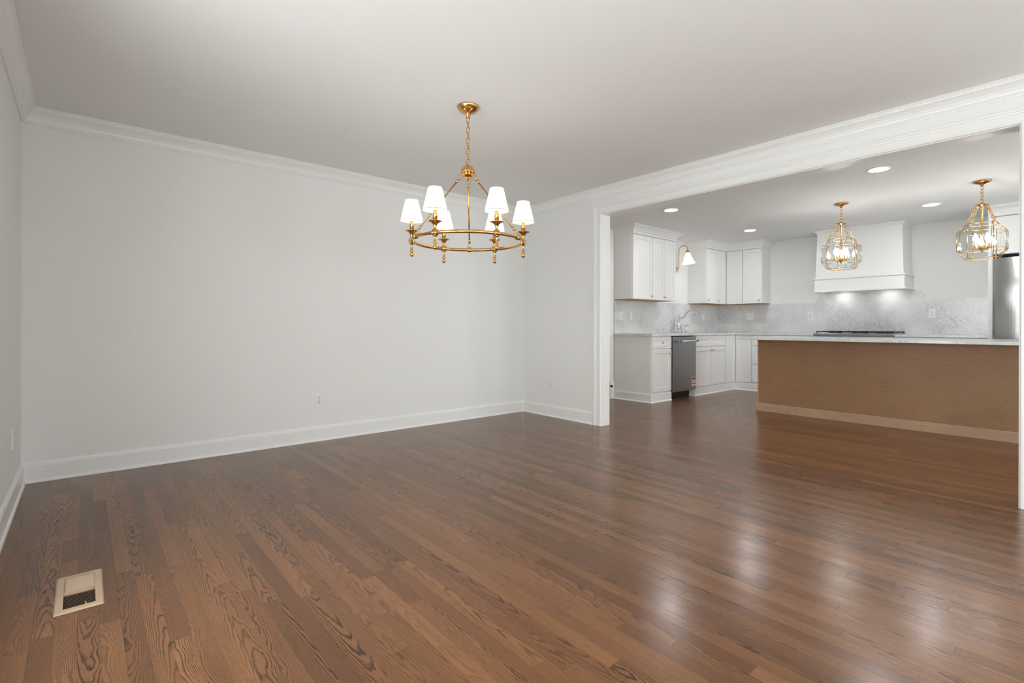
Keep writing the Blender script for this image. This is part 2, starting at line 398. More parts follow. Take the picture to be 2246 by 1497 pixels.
# unseen windows, added and sized to let daylight in
wn = 0
def window(fn, wdt, h, label):
    global wn; wn += 1
    c = fn(0, 0, 0)
    t = thing('window_%d' % wn, label, 'window', c, None, 'structure')
    def bx(a0, a1, z0, z1, d0, d1):
        p, q = fn(a0, d0, z0), fn(a1, d1, z1); return (p[0], q[0], p[1], q[1], p[2], q[2])
    e = 0.002; f = MB(); hw = wdt/2-e
    f.box(*bx(-hw, -hw+0.05, e, h-e, -0.09, 0.0)); f.box(*bx(hw-0.05, hw, e, h-e, -0.09, 0.0))
    f.box(*bx(-hw+0.05, hw-0.05, e, 0.05, -0.09, 0.0)); f.box(*bx(-hw+0.05, hw-0.05, h-0.05, h-e, -0.09, 0.0)); f.box(*bx(-hw+0.05, hw-0.05, h/2-0.02, h/2+0.02, -0.07, -0.02))
    f.build('window_frame', M['trim'], t)
    MB().box(*bx(-hw+0.05, hw-0.05, 0.05, h/2-0.02, -0.05, -0.045)).build('pane', M['glass'], t)
    MB().box(*bx(-hw+0.05, hw-0.05, h/2+0.02, h-0.05, -0.05, -0.045)).build('pane', M['glass'], t)
    MB().box(*bx(-hw-0.05, hw+0.05, -0.03, -e, e, 0.04)).build('window_sill', M['trim'], t)
for (yc, ww, za, zb), lb in zip(WINL, ('unseen double hung sash added for daylight in the left wall, farther from the viewer', 'unseen double hung sash added for daylight in the left wall beside the viewer', 'unseen double hung sash added for daylight in the left wall behind the viewer')):
    window(lambda a, d, z, yc=yc, za=za: (XL+d, yc+a, za+z), ww, zb-za, lb)
for (xc, ww, za, zb), lb in zip(WINF, ('unseen double hung sash added for daylight behind the viewer, nearer the left wall', 'unseen double hung sash added for daylight behind the viewer, nearer the opening')):
    window(lambda a, d, z, xc=xc, za=za: (xc+a, YF+d, za+z), ww, zb-za, lb)
for (xc, ww, za, zb), lb in zip(WINK, ('unseen kitchen sash added for daylight opposite the sink, nearer the opening', 'unseen kitchen sash added for daylight opposite the sink, nearer the fridge')):
    window(lambda a, d, z, xc=xc, za=za: (xc+a, YF+d, za+z), ww, zb-za, lb)

# crown moulding (offset from wall, height)
CP = [(0.0, 2.300), (0.010, 2.300), (0.012, 2.306), (0.016, 2.309), (0.016, 2.316), (0.021, 2.319), (0.024, 2.331), (0.033, 2.349), (0.046, 2.365),
      (0.060, 2.376), (0.062, 2.382), (0.067, 2.384), (0.067, 2.391), (0.074, 2.394), (0.074, 2.3995), (0.0, 2.3995)]
segs = sweep([(XL, YF), (XL, YB), (XR, YB), (XR, YF)], CP, lambda a, b, t: (a, b, t), -1.0)
for i, (mb, lb) in enumerate(zip(segs, ('white crown moulding on the left wall', 'white crown moulding along the back wall', 'white crown moulding above the kitchen opening'))):
    S(mb.build('trim_%d' % (i+1), M['trim']), lb, 'moulding')
# baseboards with shoe
BP = [(0.0, 0.0), (0.013, 0.0), (0.013, 0.108), (0.010, 0.114), (0.010, 0.119), (0.006, 0.127), (0.0, 0.130)]
SP = [(0.0131, 0.0), (0.0235, 0.0), (0.023, 0.008), (0.020, 0.014), (0.0131, 0.019)]
fnz = lambda a, b, t: (a, b, t+0.0005)
path = [(XL, YF), (XL, YB), (XR, YB), (XR, OY1+0.098)]
bs = sweep(path, BP, fnz, -1.0); sh = sweep(path, SP, fnz, -1.0)
for mb, ms, nm, lb in zip(bs, sh, ('left', 'back', 'right'), ('tall white baseboard on the left wall', 'tall white baseboard along the back wall', 'short run of white baseboard beside the opening casing')):
    o = S(mb.build('baseboard_'+nm, M['trim']), lb, 'baseboard'); ms.build('shoe_moulding', M['trim'], o)

# cased opening
KP = [(0.005, 0.0), (0.005, 0.012), (0.010, 0.017), (0.018, 0.017), (0.021, 0.014), (0.060, 0.014), (0.064, 0.019), (0.072, 0.021), (0.074, 0.026), (0.092, 0.026), (0.094, 0.022), (0.094, 0.0)]
t = thing('trim_4', 'white moulded casing around the wide opening to the kitchen', 'casing', (XR, (OY0+OY1)/2, 0), None, 'structure')
for mb, nm in zip(sweep([(OY0, 0.0005), (OY0, OZ), (OY1, OZ), (OY1, 0.0005)], KP, lambda a, b, tt: (XR-tt, a, b), 1.0), ('casing_leg', 'casing_head', 'casing_leg')):
    mb.build(nm, M['trim'], t)
MB().box(XR-0.001, XR2+0.004, OY1, OY1+0.0195, 0.0005, OZ).build('jamb', M['trim'], t)
MB().box(XR-0.001, XR2+0.004, OY0-0.0195, OY0, 0.0005, OZ).build('jamb', M['trim'], t)
MB().box(XR-0.001, XR2+0.004, OY0-0.0195, OY1+0.0195, OZ, OZ+0.0195).build('jamb_head', M['trim'], t)

# kitchen door at the far left of the sink wall
t = thing('door_1', 'beige door with white casing, a sliver seen past the opening', 'door', ((DX0+DX1)/2, YB, 0), None, 'structure')
KP2 = [(0.0, 0.0), (0.0, 0.014), (0.055, 0.018), (0.06, 0.022), (0.078, 0.022), (0.078, 0.0)]
for mb, nm in zip(sweep([(DX0, 0.0005), (DX0, DZ), (DX1, DZ), (DX1, 0.0005)], [(a, b) for a, b in KP2], lambda a, b, tt: (a, YB-tt, min(b, 2.3985)), 1.0), ('casing_leg', 'casing_head', 'casing_leg')):
    mb.build(nm, M['trim'], t)
d = MB().box(DX0+0.004, DX1-0.004, YB+0.02, YB+0.06, 0.006, DZ-0.004).build('door_leaf', M['beige'], t)
MB().box(DX1-0.002, DX1+0.082, YB-0.03, YB-0.0225, 0.0005, 0.25, 0.003).build('plinth_block', M['trim'], t)
MB().tube([(DX1-0.03, YB+0.02, 0.185), (DX1-0.03, YB-0.07, 0.185)], 0.006, 8).lathe([(0.006, 0), (0.017, 0.003), (0.017, 0.02), (0.008, 0.026)], (DX1-0.03, YB-0.065, 0.185), 12, (0, -1, 0)).build('door_stop', M['dark'], d)

# ------------------------------------------------------------------ strip floor
fl = S(MB().box(XL-WT, XK+WT, YF-WT, YB+WT, -0.08, -0.012).build('floor', M['under']), 'dark stained oak strip floor running through both rooms', 'floor')
PW = 0.0572
def plank_mesh(planks, name):
    vs, fs, ca, cb = [], [], [], []
    for (x0, x1, y0, y1, zt, rr) in planks:
        b = len(vs); c = 0.0004; e = 0.0003
        vs += [(x0, y0, -0.012), (x1, y0, -0.012), (x1, y1, -0.012), (x0, y1, -0.012), (x0, y0, zt-e), (x1, y0, zt-e), (x1, y1, zt-e), (x0, y1, zt-e),
               (x0+c, y0+c, zt), (x1-c, y0+c, zt), (x1-c, y1-c, zt), (x0+c, y1-c, zt)]
        fs += [tuple(b+i for i in f) for f in ((0,3,2,1), (0,1,5,4), (1,2,6,5), (2,3,7,6), (3,0,4,7), (4,5,9,8), (5,6,10,9), (6,7,11,10), (7,4,8,11), (8,9,10,11))]
        ca += [rr[0], rr[1], rr[2]]*12; cb += [(x0+x1)/2, (y0+y1)/2 + rr[4], rr[3]]*12
    me = bpy.data.meshes.new(name); me.from_pydata(vs, [], fs)
    a = me.attributes.new('plank_random', 'FLOAT_VECTOR', 'POINT'); a.data.foreach_set('vector', ca)
    a = me.attributes.new('plank_centre', 'FLOAT_VECTOR', 'POINT'); a.data.foreach_set('vector', cb)
    me.materials.append(M['oak']); return me
VX0, VX1, VY0, VY1 = -0.060, 0.037, 2.378, 2.672      # hole for the register
planks = []
nrow = int((XK-XL)/PW)+1
for i in range(nrow):
    x0 = XL+0.002+i*PW; x1 = min(x0+PW-0.0002, XK-0.002)
    y = YF+0.002 - random.random()*0.9
    while y < YB-0.002:
        ln = random.choice((0.28, 0.4, 0.55, 0.7, 0.85, 1.0, 1.2, 1.45, 1.7))*random.uniform(0.85, 1.15)
        y0, y1 = max(y, YF+0.002), min(y+ln, YB-0.002); y += ln+0.0004
        if y1-y0 < 0.05: continue
        rr = (random.random(), random.random(), random.random(), random.random(), random.uniform(-0.5, 0.5)); zt = -random.random()*0.00022
        if x1 > VX0 and x0 < VX1 and y1 > VY0 and y0 < VY1:
            if y0 < VY0-0.02: planks.append((x0, x1, y0, VY0, zt, rr))
            if y1 > VY1+0.02: planks.append((x0, x1, VY1, y1, zt, rr))
            # slivers beside the hole
            if x0 < VX0-0.002: planks.append((x0, VX0, max(y0, VY0), min(y1, VY1), zt, rr))
            if x1 > VX1+0.002: planks.append((VX1, x1, max(y0, VY0), min(y1, VY1), zt, rr))
        else: planks.append((x0, x1, y0, y1, zt, rr))
def seen_area(p):
    x0, x1, y0, y1 = p[:4]; n = 8; tot = 0
    if x0 > XR2+1.9: return 0
    for k in range(n):
        yy = y0+(y1-y0)*(k+0.5)/n
        u, v, D = project(((x0+x1)/2, yy, 0))
        if D > 0.3 and -20 < u < 2266 and v < 1510: tot += (y1-y0)*(x1-x0)/n*FPX*FPX*CAMZ/D**3
    return tot
planks.sort(key=seen_area, reverse=True)
for p in planks[:300]:
    o = bpy.data.objects.new('floor_plank', plank_mesh([p], 'floor_plank')); COL.objects.link(o); o.parent = fl
    o.matrix_parent_inverse = Matrix.Translation(-Vector(fl.location))
o = bpy.data.objects.new('floor_planks', plank_mesh(planks[300:], 'floor_planks')); COL.objects.link(o); o.parent = fl
o.matrix_parent_inverse = Matrix.Translation(-Vector(fl.location)); o['kind'] = 'stuff'

# ================================================================== kitchen cabinets
class Fr:
    """local frame: s along the front, t outwards from the wall, z up"""
    def __init__(s, o, a, n): s.o = Vector((*o, 0)); s.a = Vector((*a, 0)); s.n = Vector((*n, 0))
    def pt(s, u, t, z): return s.o + s.a*u + s.n*t + Vector((0, 0, z))
    def box(s, mb, s0, s1, t0, t1, z0, z1):
        vs = [s.pt(a, b, c) for c in (z0, z1) for a, b in ((s0, t0), (s1, t0), (s1, t1), (s0, t1))]
        return mb.add(vs, [(0,3,2,1),(4,5,6,7),(0,1,5,4),(1,2,6,5),(2,3,7,6),(3,0,4,7)])
SINK = Fr((0, YB), (1, 0), (0, -1))         # s = x, t = distance from the sink wall
RANGE = Fr((XK, 0), (0, 1), (-1, 0))        # s = y, t = distance from the range wall
def knob(fr, s, t, z, parent):
    c = fr.pt(s, t, z)
    MB().lathe([(0.008, 0), (0.008, 0.002), (0.004, 0.004), (0.004, 0.012), (0.0095, 0.015), (0.0115, 0.019), (0.009, 0.024), (0.0, 0.026)], c, 12, fr.n).build('knob', M['brass'], parent)
def shaker(fr, s0, s1, z0, z1, t, parent, kn=None, name='door', fw=0.055, th=0.02):
    g = 0.0018; s0 += g; s1 -= g; z0 += g; z1 -= g; d = 0.008; b = 0.004
    fw = min(fw, (s1-s0)*0.3, (z1-z0)*0.3)
    def rect(i, tt): return [fr.pt(s0+i, tt, z0+i), fr.pt(s1-i, tt, z0+i), fr.pt(s1-i, tt, z1-i), fr.pt(s0+i, tt, z1-i)]
    vs = rect(0, t) + rect(0, t+th-0.002) + rect(0.002, t+th) + rect(fw, t+th) + rect(fw+b, t+th-d)
    fs = [(3, 2, 1, 0)]
    for k in range(4):
        for j in range(4): fs.append((k*4+j, k*4+(j+1) % 4, k*4+4+(j+1) % 4, k*4+4+j))
    fs.append((16, 17, 18, 19))
    o = MB().add(vs, fs).build(name, M['cabinet'], parent)
    if kn: knob(fr, kn[0], t+th, kn[1], o)
    return o
CZ0, CZ1 = 0.882, 0.911
BT = 0.625                                  # base cabinet body depth (front frame plane)
def base_unit(fr, s0, s1, label, fronts, body_t=BT):
    c = fr.pt((s0+s1)/2, body_t/2, 0)
    t = thing('base_cabinet', label, 'cabinet', c, 'white base cabinets under the marble counters')
    mb = MB(); fr.box(mb, s0+0.0006, s1-0.0006, 0.003, body_t, 0.001, CZ0-0.001); mb.build('cabinet_body', M['cabinet'], t)
    for (nm, a0, a1, z0, z1, kn) in fronts: shaker(fr, a0, a1, z0, z1, body_t+0.0002, t, kn, nm)
    return t
base_unit(SINK, 5.665, 6.128, 'white base cabinet with one drawer and one door left of the dishwasher',
    [('drawer_front', 5.672, 6.122, 0.715, 0.872, (5.897, 0.792)), ('door', 5.672, 6.122, 0.135, 0.705, (6.095, 0.655))])
base_unit(SINK, 6.757, 7.640, 'white sink base cabinet with two doors, right of the dishwasher',
    [('drawer_front', 6.762, 7.198, 0.715, 0.872, None), ('drawer_front', 7.198, 7.634, 0.715, 0.872, None),
     ('door', 6.762, 7.198, 0.125, 0.705, (7.165, 0.655)), ('door', 7.198, 7.634, 0.125, 0.705, (7.23, 0.655))])
# corner unit: two narrow doors meeting in the inside corner
XFR = XK-BT                                  # front plane of the range run
t = thing('base_cabinet', 'white corner base cabinet with two narrow doors meeting in the corner', 'cabinet', (8.2, 4.1, 0), 'white base cabinets under the marble counters')
mb = MB(); mb.prism([(7.641, YB-0.003), (7.641, YB-BT), (XFR, YB-BT), (XFR, 3.555), (XK-0.003, 3.555), (XK-0.003, YB-0.003)], lambda a, b, z: (a, b, z), 0.001, CZ0-0.001); mb.build('cabinet_body', M['cabinet'], t)
shaker(SINK, 7.648, XFR-0.022, 0.125, 0.872, BT+0.0002, t)
shaker(RANGE, 3.565, YB-BT-0.022, 0.125, 0.872, BT+0.0002, t)
base_unit(RANGE, 2.672, 3.554, 'white base cabinet with three wide drawers left of the range, mostly behind the island',
    [('drawer_front', 2.68, 3.548, 0.715, 0.872, (3.11, 0.79)), ('drawer_front', 2.68, 3.548, 0.425, 0.705, (3.11, 0.565)), ('drawer_front', 2.68, 3.548, 0.135, 0.415, (3.11, 0.275))])
base_unit(RANGE, 0.842, 1.722, 'white base cabinet with two doors between the range and the fridge',
    [('drawer_front', 0.85, 1.716, 0.715, 0.872, (1.28, 0.79)), ('door', 0.85, 1.282, 0.135, 0.705, (1.25, 0.65)), ('door', 1.282, 1.716, 0.135, 0.705, (1.31, 0.65))])
# baseboards round the cabinets
KB = [(0.0, 0.0), (0.016, 0.0), (0.016, 0.108), (0.010, 0.116), (0.010, 0.121), (0.0, 0.121)]
KS = [(0.0161, 0.0), (0.026, 0.0), (0.025, 0.008), (0.021, 0.014), (0.0161, 0.018)]
def kbase(name, label, path, side):
    t = thing(name, label, 'baseboard', (*path[1], 0), None, 'structure')
    for a, b in zip(sweep(path, KB, fnz, side), sweep(path, KS, fnz, side)):
        p = a.build('base_board', M['trim'], t); b.build('shoe_moulding', M['trim'], p)
yq = YB-BT-0.0005
kbase('baseboard_sink', 'white baseboard wrapping the end of the counter run beside the dishwasher', [(5.6645, YB-0.024), (5.6645, yq), (6.128, yq)], -1.0)
kbase('baseboard_range', 'white baseboard under the sink cabinet, turning the kitchen corner', [(6.7565, YB-BT+0.12), (6.7565, yq), (XFR-0.0005, yq), (XFR-0.0005, 2.69)], -1.0)

# dishwasher
t = thing('dishwasher', 'stainless dishwasher with blue taped handle beside the sink cabinet', 'dishwasher', (6.443, 4.12, 0))
MB().box(6.137, 6.752, YB-BT+0.045, YB-0.02, 0.10, 0.876).build('tub_body', M['dark'], t)
MB().box(6.137, 6.752, YB-BT+0.075, YB-BT+0.10, 0.001, 0.0995).build('kick_plate', M['dark'], t)
yd = YB-BT-0.028
dr = MB().box(6.152, 6.750, yd, YB-BT+0.044, 0.103, 0.868, 0.004).build('door_panel', M['steel'], t)
yh = yd-0.052
hd = MB().tube([(6.185, yh, 0.806), (6.715, yh, 0.806)], 0.0115, 12).build('handle', M['foam'], t)
for xa in (6.21, 6.69): MB().tube([(xa, yd+0.002, 0.806), (xa, yh+0.008, 0.806)], 0.009, 10).build('handle_post', M['chrome'], hd)
MB().tube([(6.178, yh, 0.806), (6.197, yh, 0.806)], 0.0135, 12).build('end_cap', M['red'], hd)
MB().tube([(6.215, yh, 0.806), (6.285, yh, 0.806)], 0.0128, 12).build('tape_band', M['tape'], hd)
MB().tube([(6.655, yh, 0.806), (6.722, yh, 0.806)], 0.0128, 12).build('tape_band', M['tape'], hd)
st = MB().box(6.632, 6.735, yd-0.0012, yd-0.0001, 0.145, 0.300).build('sticker', M['foam'], t)
for z0, z1 in ((0.246, 0.276), (0.148, 0.160), (0.182, 0.198)): MB().box(6.637, 6.730, yd-0.0018, yd-0.0013, z0, z1).build('printed_band', M['red'], st)
for z0, z1 in ((0.222, 0.228), (0.289, 0.297)): MB().box(6.637, 6.730, yd-0.0018, yd-0.0013, z0, z1).build('printed_line', M['slot'], st)

# counters
o = MB().prism([(5.642, YB-0.001), (5.642, 3.795), (7.958, 3.795), (7.958, 2.668), (XK-0.001, 2.668), (XK-0.001, YB-0.001)], lambda a, b, z: (a, b, z), CZ0, CZ1).build('countertop', M['marblet'])
tag(o, 'white marble countertop turning the corner past the sink faucet', 'countertop')
tag(MB().box(7.958, XK-0.001, 0.842, 1.726, CZ0, CZ1, 0.002).build('countertop', M['marblet']), 'short white marble countertop between range and fridge', 'countertop')
# backsplashes
BZ = 1.383
tag(MB().box(5.676, XK-0.0215, YB-0.0205, YB-0.0005, CZ1+0.0005, BZ).build('backsplash', M['marblex']), 'grey veined marble backsplash behind the sink faucet', 'backsplash')
def ogee(y0, sgn):
    pts = []
    for k in range(9):
        a = k/8; pts.append((y0 + sgn*0.075*(1-a), BZ + 0.121*(0.5-0.5*math.cos(PI*a))))
    return pts
poly = [(0.842, CZ1+0.0005), (0.842, BZ)] + [(1.50, BZ)] + ogee(1.585, -1) + list(reversed(ogee(2.785, 1))) + [(2.87, BZ), (YB-0.0005, BZ), (YB-0.0005, CZ1+0.0005)]
o = MB().prism(poly, lambda a, b, tt: (XK-tt, a, b), 0.0005, 0.0205).build('backsplash', M['marbley'])
tag(o, 'grey veined marble backsplash rising in curves under the range hood', 'backsplash')
MB().box(XK-0.075, XK-0.021, 0.842, 0.850, CZ1+0.0005, 1.04).build('marble_strip', M['marblex'], o)  # small upright marble strip at the fridge end of the counter

# upper cabinets
UZ0, UZ1, UT = 1.386, 2.300, 0.337
def upper_unit(fr, s0, s1, label, doors, group='white wall cabinets over the counters'):
    t = thing('wall_cabinet', label, 'cabinet', fr.pt((s0+s1)/2, UT/2, UZ0), group)
    mb = MB(); fr.box(mb, s0+0.0006, s1-0.0006, 0.002, UT-0.021, UZ0+0.004, HC-0.003); mb.build('cabinet_body', M['cabinet'], t)
    mb = MB(); fr.box(mb, s0+0.012, s1-0.012, 0.022, UT-0.03, UZ0-0.001, UZ0+0.0035); mb.build('underside_panel', M['woodraw'], t)
    for (a0, a1, kn) in doors: shaker(fr, a0, a1, UZ0, UZ1-0.026, UT-0.0205, t, kn)
    return t
upper_unit(SINK, 5.672, 6.130, 'tall white wall cabinet with one door, nearest the opening', [(5.676, 6.127, (6.097, 1.435))])
upper_unit(SINK, 6.131, 6.735, 'tall white wall cabinet with two doors left of the brass wall lamp', [(6.134, 6.432, (6.402, 1.435)), (6.433, 6.731, (6.463, 1.435))])
upper_unit(SINK, 7.640, 7.975, 'narrow white wall cabinet right of the brass wall lamp', [(7.644, 7.972, (7.675, 1.435))])
XU = XK-UT
t = thing('wall_cabinet', 'white corner wall cabinet with two doors meeting in the corner', 'cabinet', (8.35, 4.2, UZ0), 'white wall cabinets over the counters')
def corner_poly(q): return [(7.9756, YB-q), (7.9756, YB-UT+0.021), (XU+0.021, YB-UT+0.021), (XU+0.021, 3.846), (XK-q, 3.846), (XK-q, YB-q)]
MB().prism(corner_poly(0.002), lambda a, b, z: (a, b, z), UZ0+0.004, HC-0.003).build('cabinet_body', M['cabinet'], t)
MB().prism([(7.99, YB-0.022), (7.99, YB-UT+0.03), (XU+0.03, YB-UT+0.03), (XU+0.03, 3.86), (XK-0.022, 3.86), (XK-0.022, YB-0.022)], lambda a, b, z: (a, b, z), UZ0-0.001, UZ0+0.0035).build('underside_panel', M['woodraw'], t)
shaker(SINK, 7.978, XU-0.002, UZ0, UZ1-0.026, UT-0.0205, t, (8.01, 1.435))
shaker(RANGE, 3.848, YB-UT-0.002, UZ0, UZ1-0.026, UT-0.0205, t, None)
upper_unit(RANGE, 3.536, 3.8455, 'narrow white wall cabinet at the corner, left of the range hood', [(3.540, 3.843, (3.572, 1.435))])
# cabinet crowns
CC = [(0.001, 2.277), (0.005, 2.277), (0.007, 2.308), (0.014, 2.313), (0.018, 2.325), (0.030, 2.346), (0.050, 2.364), (0.074, 2.374), (0.076, 2.381), (0.084, 2.384), (0.084, 2.3985), (0.001, 2.3985)]
def crown(label, path, side):
    t = thing('cabinet_crown', label, 'moulding', (*path[1], 2.27))
    for mb in sweep(path, CC, lambda a, b, z: (a, b, z), side): mb.build('crown_length', M['cabinet'], t)
yu = YB-UT-0.0005
crown('white crown moulding on the wall cabinets nearest the opening', [(5.672, YB-0.002), (5.672, yu), (6.735, yu), (6.735, YB-0.002)], -1.0)
crown('white crown moulding turning the corner above the wall cabinets', [(7.640, YB-0.002), (7.640, yu), (XU-0.0005, yu), (XU-0.0005, 3.536), (XK-0.002, 3.536)], -1.0)

# range hood
HX, HY0, HY1 = XK-0.50, 1.655, 2.715
t = thing('range_hood', 'boxy white range hood with trim bands above the range', 'hood', (XK-0.25, (HY0+HY1)/2, 1.51))
MB().add([(HX+0.012, HY0+0.012, 1.70), (HX+0.012, HY1-0.012, 1.70), (XK-0.001, HY1-0.012, 1.70), (XK-0.001, HY0+0.012, 1.70),
          (HX+0.03, HY0+0.03, 2.36), (HX+0.03, HY1-0.03, 2.36), (XK-0.001, HY1-0.03, 2.36), (XK-0.001, HY0+0.03, 2.36)],
         [(0,3,2,1),(4,5,6,7),(0,1,5,4),(1,2,6,5),(2,3,7,6),(3,0,4,7)]).build('chimney', M['cabinet'], t)
b = MB(); b.box(HX, HX+0.02, HY0, HY1, 1.53, 1.69); b.box(HX+0.02, XK-0.001, HY0, HY0+0.02, 1.53, 1.69); b.box(HX+0.02, XK-0.001, HY1-0.02, HY1, 1.53, 1.69); b.build('apron', M['cabinet'], t)
rp = [(XK-0.002, HY1), (HX, HY1), (HX, HY0), (XK-0.002, HY0)]
for mb in sweep(rp, [(0.0, 1.686), (0.008, 1.686), (0.016, 1.694), (0.016, 1.702), (0.010, 1.706), (0.010, 1.712), (-0.014, 1.712), (-0.014, 1.690)], lambda a, b_, z: (a, b_, z), -1.0): mb.build('upper_band', M['cabinet'], t)
for mb in sweep(rp, [(-0.02, 1.508), (0.012, 1.508), (0.014, 1.522), (0.008, 1.526), (0.006, 1.538), (-0.018, 1.538)], lambda a, b_, z: (a, b_, z), -1.0): mb.build('lower_band', M['cabinet'], t)
rp2 = [(XK-0.002, HY1-0.03), (HX+0.03, HY1-0.03), (HX+0.03, HY0+0.03), (XK-0.002, HY0+0.03)]
for mb in sweep(rp2, [(-0.002, 2.352), (0.006, 2.352), (0.010, 2.366), (0.030, 2.384), (0.034, 2.3985), (-0.002, 2.3985)], lambda a, b_, z: (a, b_, z), -1.0): mb.build('crown_length', M['cabinet'], t)
u = MB().box(HX+0.021, XK-0.002, HY0+0.021, HY1-0.021, 1.545, 1.56).build('liner', M['steel'], t)
for yy in (1.90, 2.47): MB().lathe([(0.032, 0), (0.032, 0.006)], (XK-0.18, yy, 1.538), 16).build('lamp_disc', M['hoodlamp'], u)

# range
RX = XK-0.665
t = thing('range', 'stainless range with black grates set in the marble counter under the hood', 'range', (XK-0.33, 2.197, 0))
MB().box(RX+0.04, XK-0.03, 1.728, 2.666, 0.001, 0.878).build('oven_body', M['steel'], t)
od = MB().box(RX+0.012, RX+0.039, 1.74, 2.654, 0.16, 0.74, 0.004).build('oven_door', M['steel'], t)
MB().tube([(RX-0.03, 1.80, 0.70), (RX-0.03, 2.59, 0.70)], 0.011, 10).tube([(RX+0.015, 1.84, 0.70), (RX-0.03, 1.84, 0.70)], 0.008, 8).tube([(RX+0.015, 2.55, 0.70), (RX-0.03, 2.55, 0.70)], 0.008, 8).build('oven_handle', M['chrome'], od)
MB().box(RX-0.022, XK-0.022, 1.730, 2.664, 0.879, 0.921, 0.006).build('cooktop_deck', M['fsteel'], t)
for k in range(6):
    MB().lathe([(0.022, 0), (0.022, 0.012), (0.017, 0.03), (0.0, 0.031)], (RX+0.0115, 1.83+k*0.147, 0.81), 14, (-1, 0, 0)).build('control_knob', M['dark'], t)
for k in range(3):
    y0 = 1.745+k*0.303; y1 = y0+0.297; g = MB(); x0, x1 = RX+0.05, XK-0.05
    for xx in (x0, x1-0.014, (x0+x1)/2-0.007): g.box(xx, xx+0.014, y0, y1, 0.934, 0.948)
    for yy in (y0, y1-0.014, (y0+y1)/2-0.007, y0+0.075, y1-0.09): g.box(x0, x1, yy, yy+0.014, 0.934, 0.9475)
    for xx in (x0, x1-0.014):
        for yy in (y0, y1-0.014): g.box(xx, xx+0.014, yy, yy+0.014, 0.9212, 0.935)
    g.build('grate', M['iron'], t)
    for xx in (x0+0.13, x1-0.13): MB().lathe([(0.045, 0), (0.045, 0.006), (0.03, 0.010), (0.0, 0.011)], (xx, (y0+y1)/2, 0.9213), 16).build('burner', M['iron'], t)

# fridge and what surrounds it
t = thing('fridge', 'stainless fridge with curved doors behind the island end', 'fridge', (8.2, 0.31, 0))
FX = 7.86
MB().box(FX+0.04, XK-0.03, -0.14, 0.7965, 0.02, 1.79).build('fridge_body', M['steel'], t)
MB().box(FX+0.06, XK-0.05, -0.12, 0.76, 0.0006, 0.0195).build('foot_plinth', M['dark'], t)
def curved(y0, y1, z0, z1, nm):
    pts = []; n = 20
    for k in range(n+1):
        a = k/n; e = min(a, 1-a)*(y1-y0)
        r = 0.022; rd = r - math.sqrt(max(r*r-(r-e)**2, 0)) if e < r else 0
        pts.append((y0+a*(y1-y0), FX - 0.028*math.sin(PI*a) + rd))
    pts += [(y1, FX+0.038), (y0, FX+0.038)]
    return MB().prism(pts, lambda a, b, z: (b, a, z), z0, z1).build(nm, M['fsteel'], t)
d1 = curved(0.323, 0.7985, 0.72, 1.79, 'fridge_door'); d2 = curved(-0.142, 0.317, 0.72, 1.79, 'fridge_door'); d3 = curved(-0.142, 0.7985, 0.06, 0.71, 'freezer_drawer')
for dd, yy in ((d1, 0.365), (d2, 0.275)): MB().tube([(FX+0.0, yy, 0.85), (FX-0.055, yy, 0.88), (FX-0.06, yy, 1.26), (FX-0.055, yy, 1.62), (FX+0.0, yy, 1.65)], 0.011, 10).build('handle', M['chrome'], dd)
MB().tube([(FX-0.02, -0.04, 0.62), (FX-0.07, -0.02, 0.62), (FX-0.075, 0.32, 0.62), (FX-0.07, 0.66, 0.62), (FX-0.02, 0.68, 0.62)], 0.011, 10).build('handle', M['chrome'], d3)
o = MB().box(7.93, XK-0.002, 0.800, 0.8405, 0.0006, 2.3985).build('tall_end_panel', M['cabinet']); tag(o, 'tall white end panel left of the fridge', 'panel')
t = thing('wall_cabinet', 'white cabinet above the fridge, partly behind the glass lantern', 'cabinet', (8.28, 0.33, 1.835), 'white wall cabinets over the counters')
MB().box(7.96, XK-0.002, -0.16, 0.799, 1.84, 2.3985).build('cabinet_body', M['cabinet'], t)
FRD = Fr((XK, 0), (0, 1), (-1, 0)); tt = XK-7.96
shaker(FRD, 0.325, 0.797, 1.842, 2.272, tt+0.0004, t, (0.355, 1.89)); shaker(FRD, -0.155, 0.324, 1.842, 2.272, tt+0.0004, t, (0.29, 1.89))
crown('white crown moulding above the fridge cabinet', [(7.93-0.0005, 0.8415), (7.93-0.0005, -0.16)], -1.0)

# island
t = thing('kitchen_island', 'brown stained plywood kitchen island seen through the opening', 'island', (6.6, 1.31, 0))
IX0, IX1, IY0, IY1 = 6.185, 7.0, -0.06, 2.683
MB().box(IX0+0.006, IX1, IY0+0.012, IY1-0.012, 0.0006, 0.858).build('carcass', M['cabinet'], t)
MB().box(IX0, IX0+0.0055, IY0+0.008, IY1-0.012, 0.094, 0.858).build('back_panel', M['ply'], t)
MB().box(IX0-0.002, IX1, IY1-0.0115, IY1, 0.0006, 0.858).build('end_panel', M['plybase'], t)
IB = [(0.0, 0.0), (0.014, 0.0), (0.014, 0.070), (0.010, 0.076), (0.010, 0.084), (0.005, 0.094), (0.0, 0.094)]
IS = [(0.0141, 0.0), (0.024, 0.0), (0.023, 0.009), (0.0141, 0.017)]
ip1 = [(IX0-0.0025, 2.243), (IX0-0.0025, IY0)]; ip0 = [(IX1, IY1+0.0005), (IX0-0.0025, IY1+0.0005), (IX0-0.0025, 2.2445)]
for pth in (ip0, ip1):
    for a in sweep(pth, IB, fnz, -1.0): a.build('base_board', M['plybase'], t)
for k in range(2): shaker(Fr((IX1, 0), (0, 1), (1, 0)), 0.0+k*1.3, 1.28+k*1.3, 0.12, 0.85, 0.0004, t, None)
o = MB().box(5.868, 7.035, IY0-0.085, 2.767, 0.859, 0.889, 0.003).build('island_countertop', M['marblet']); tag(o, 'white marble slab on top of the brown island', 'countertop')

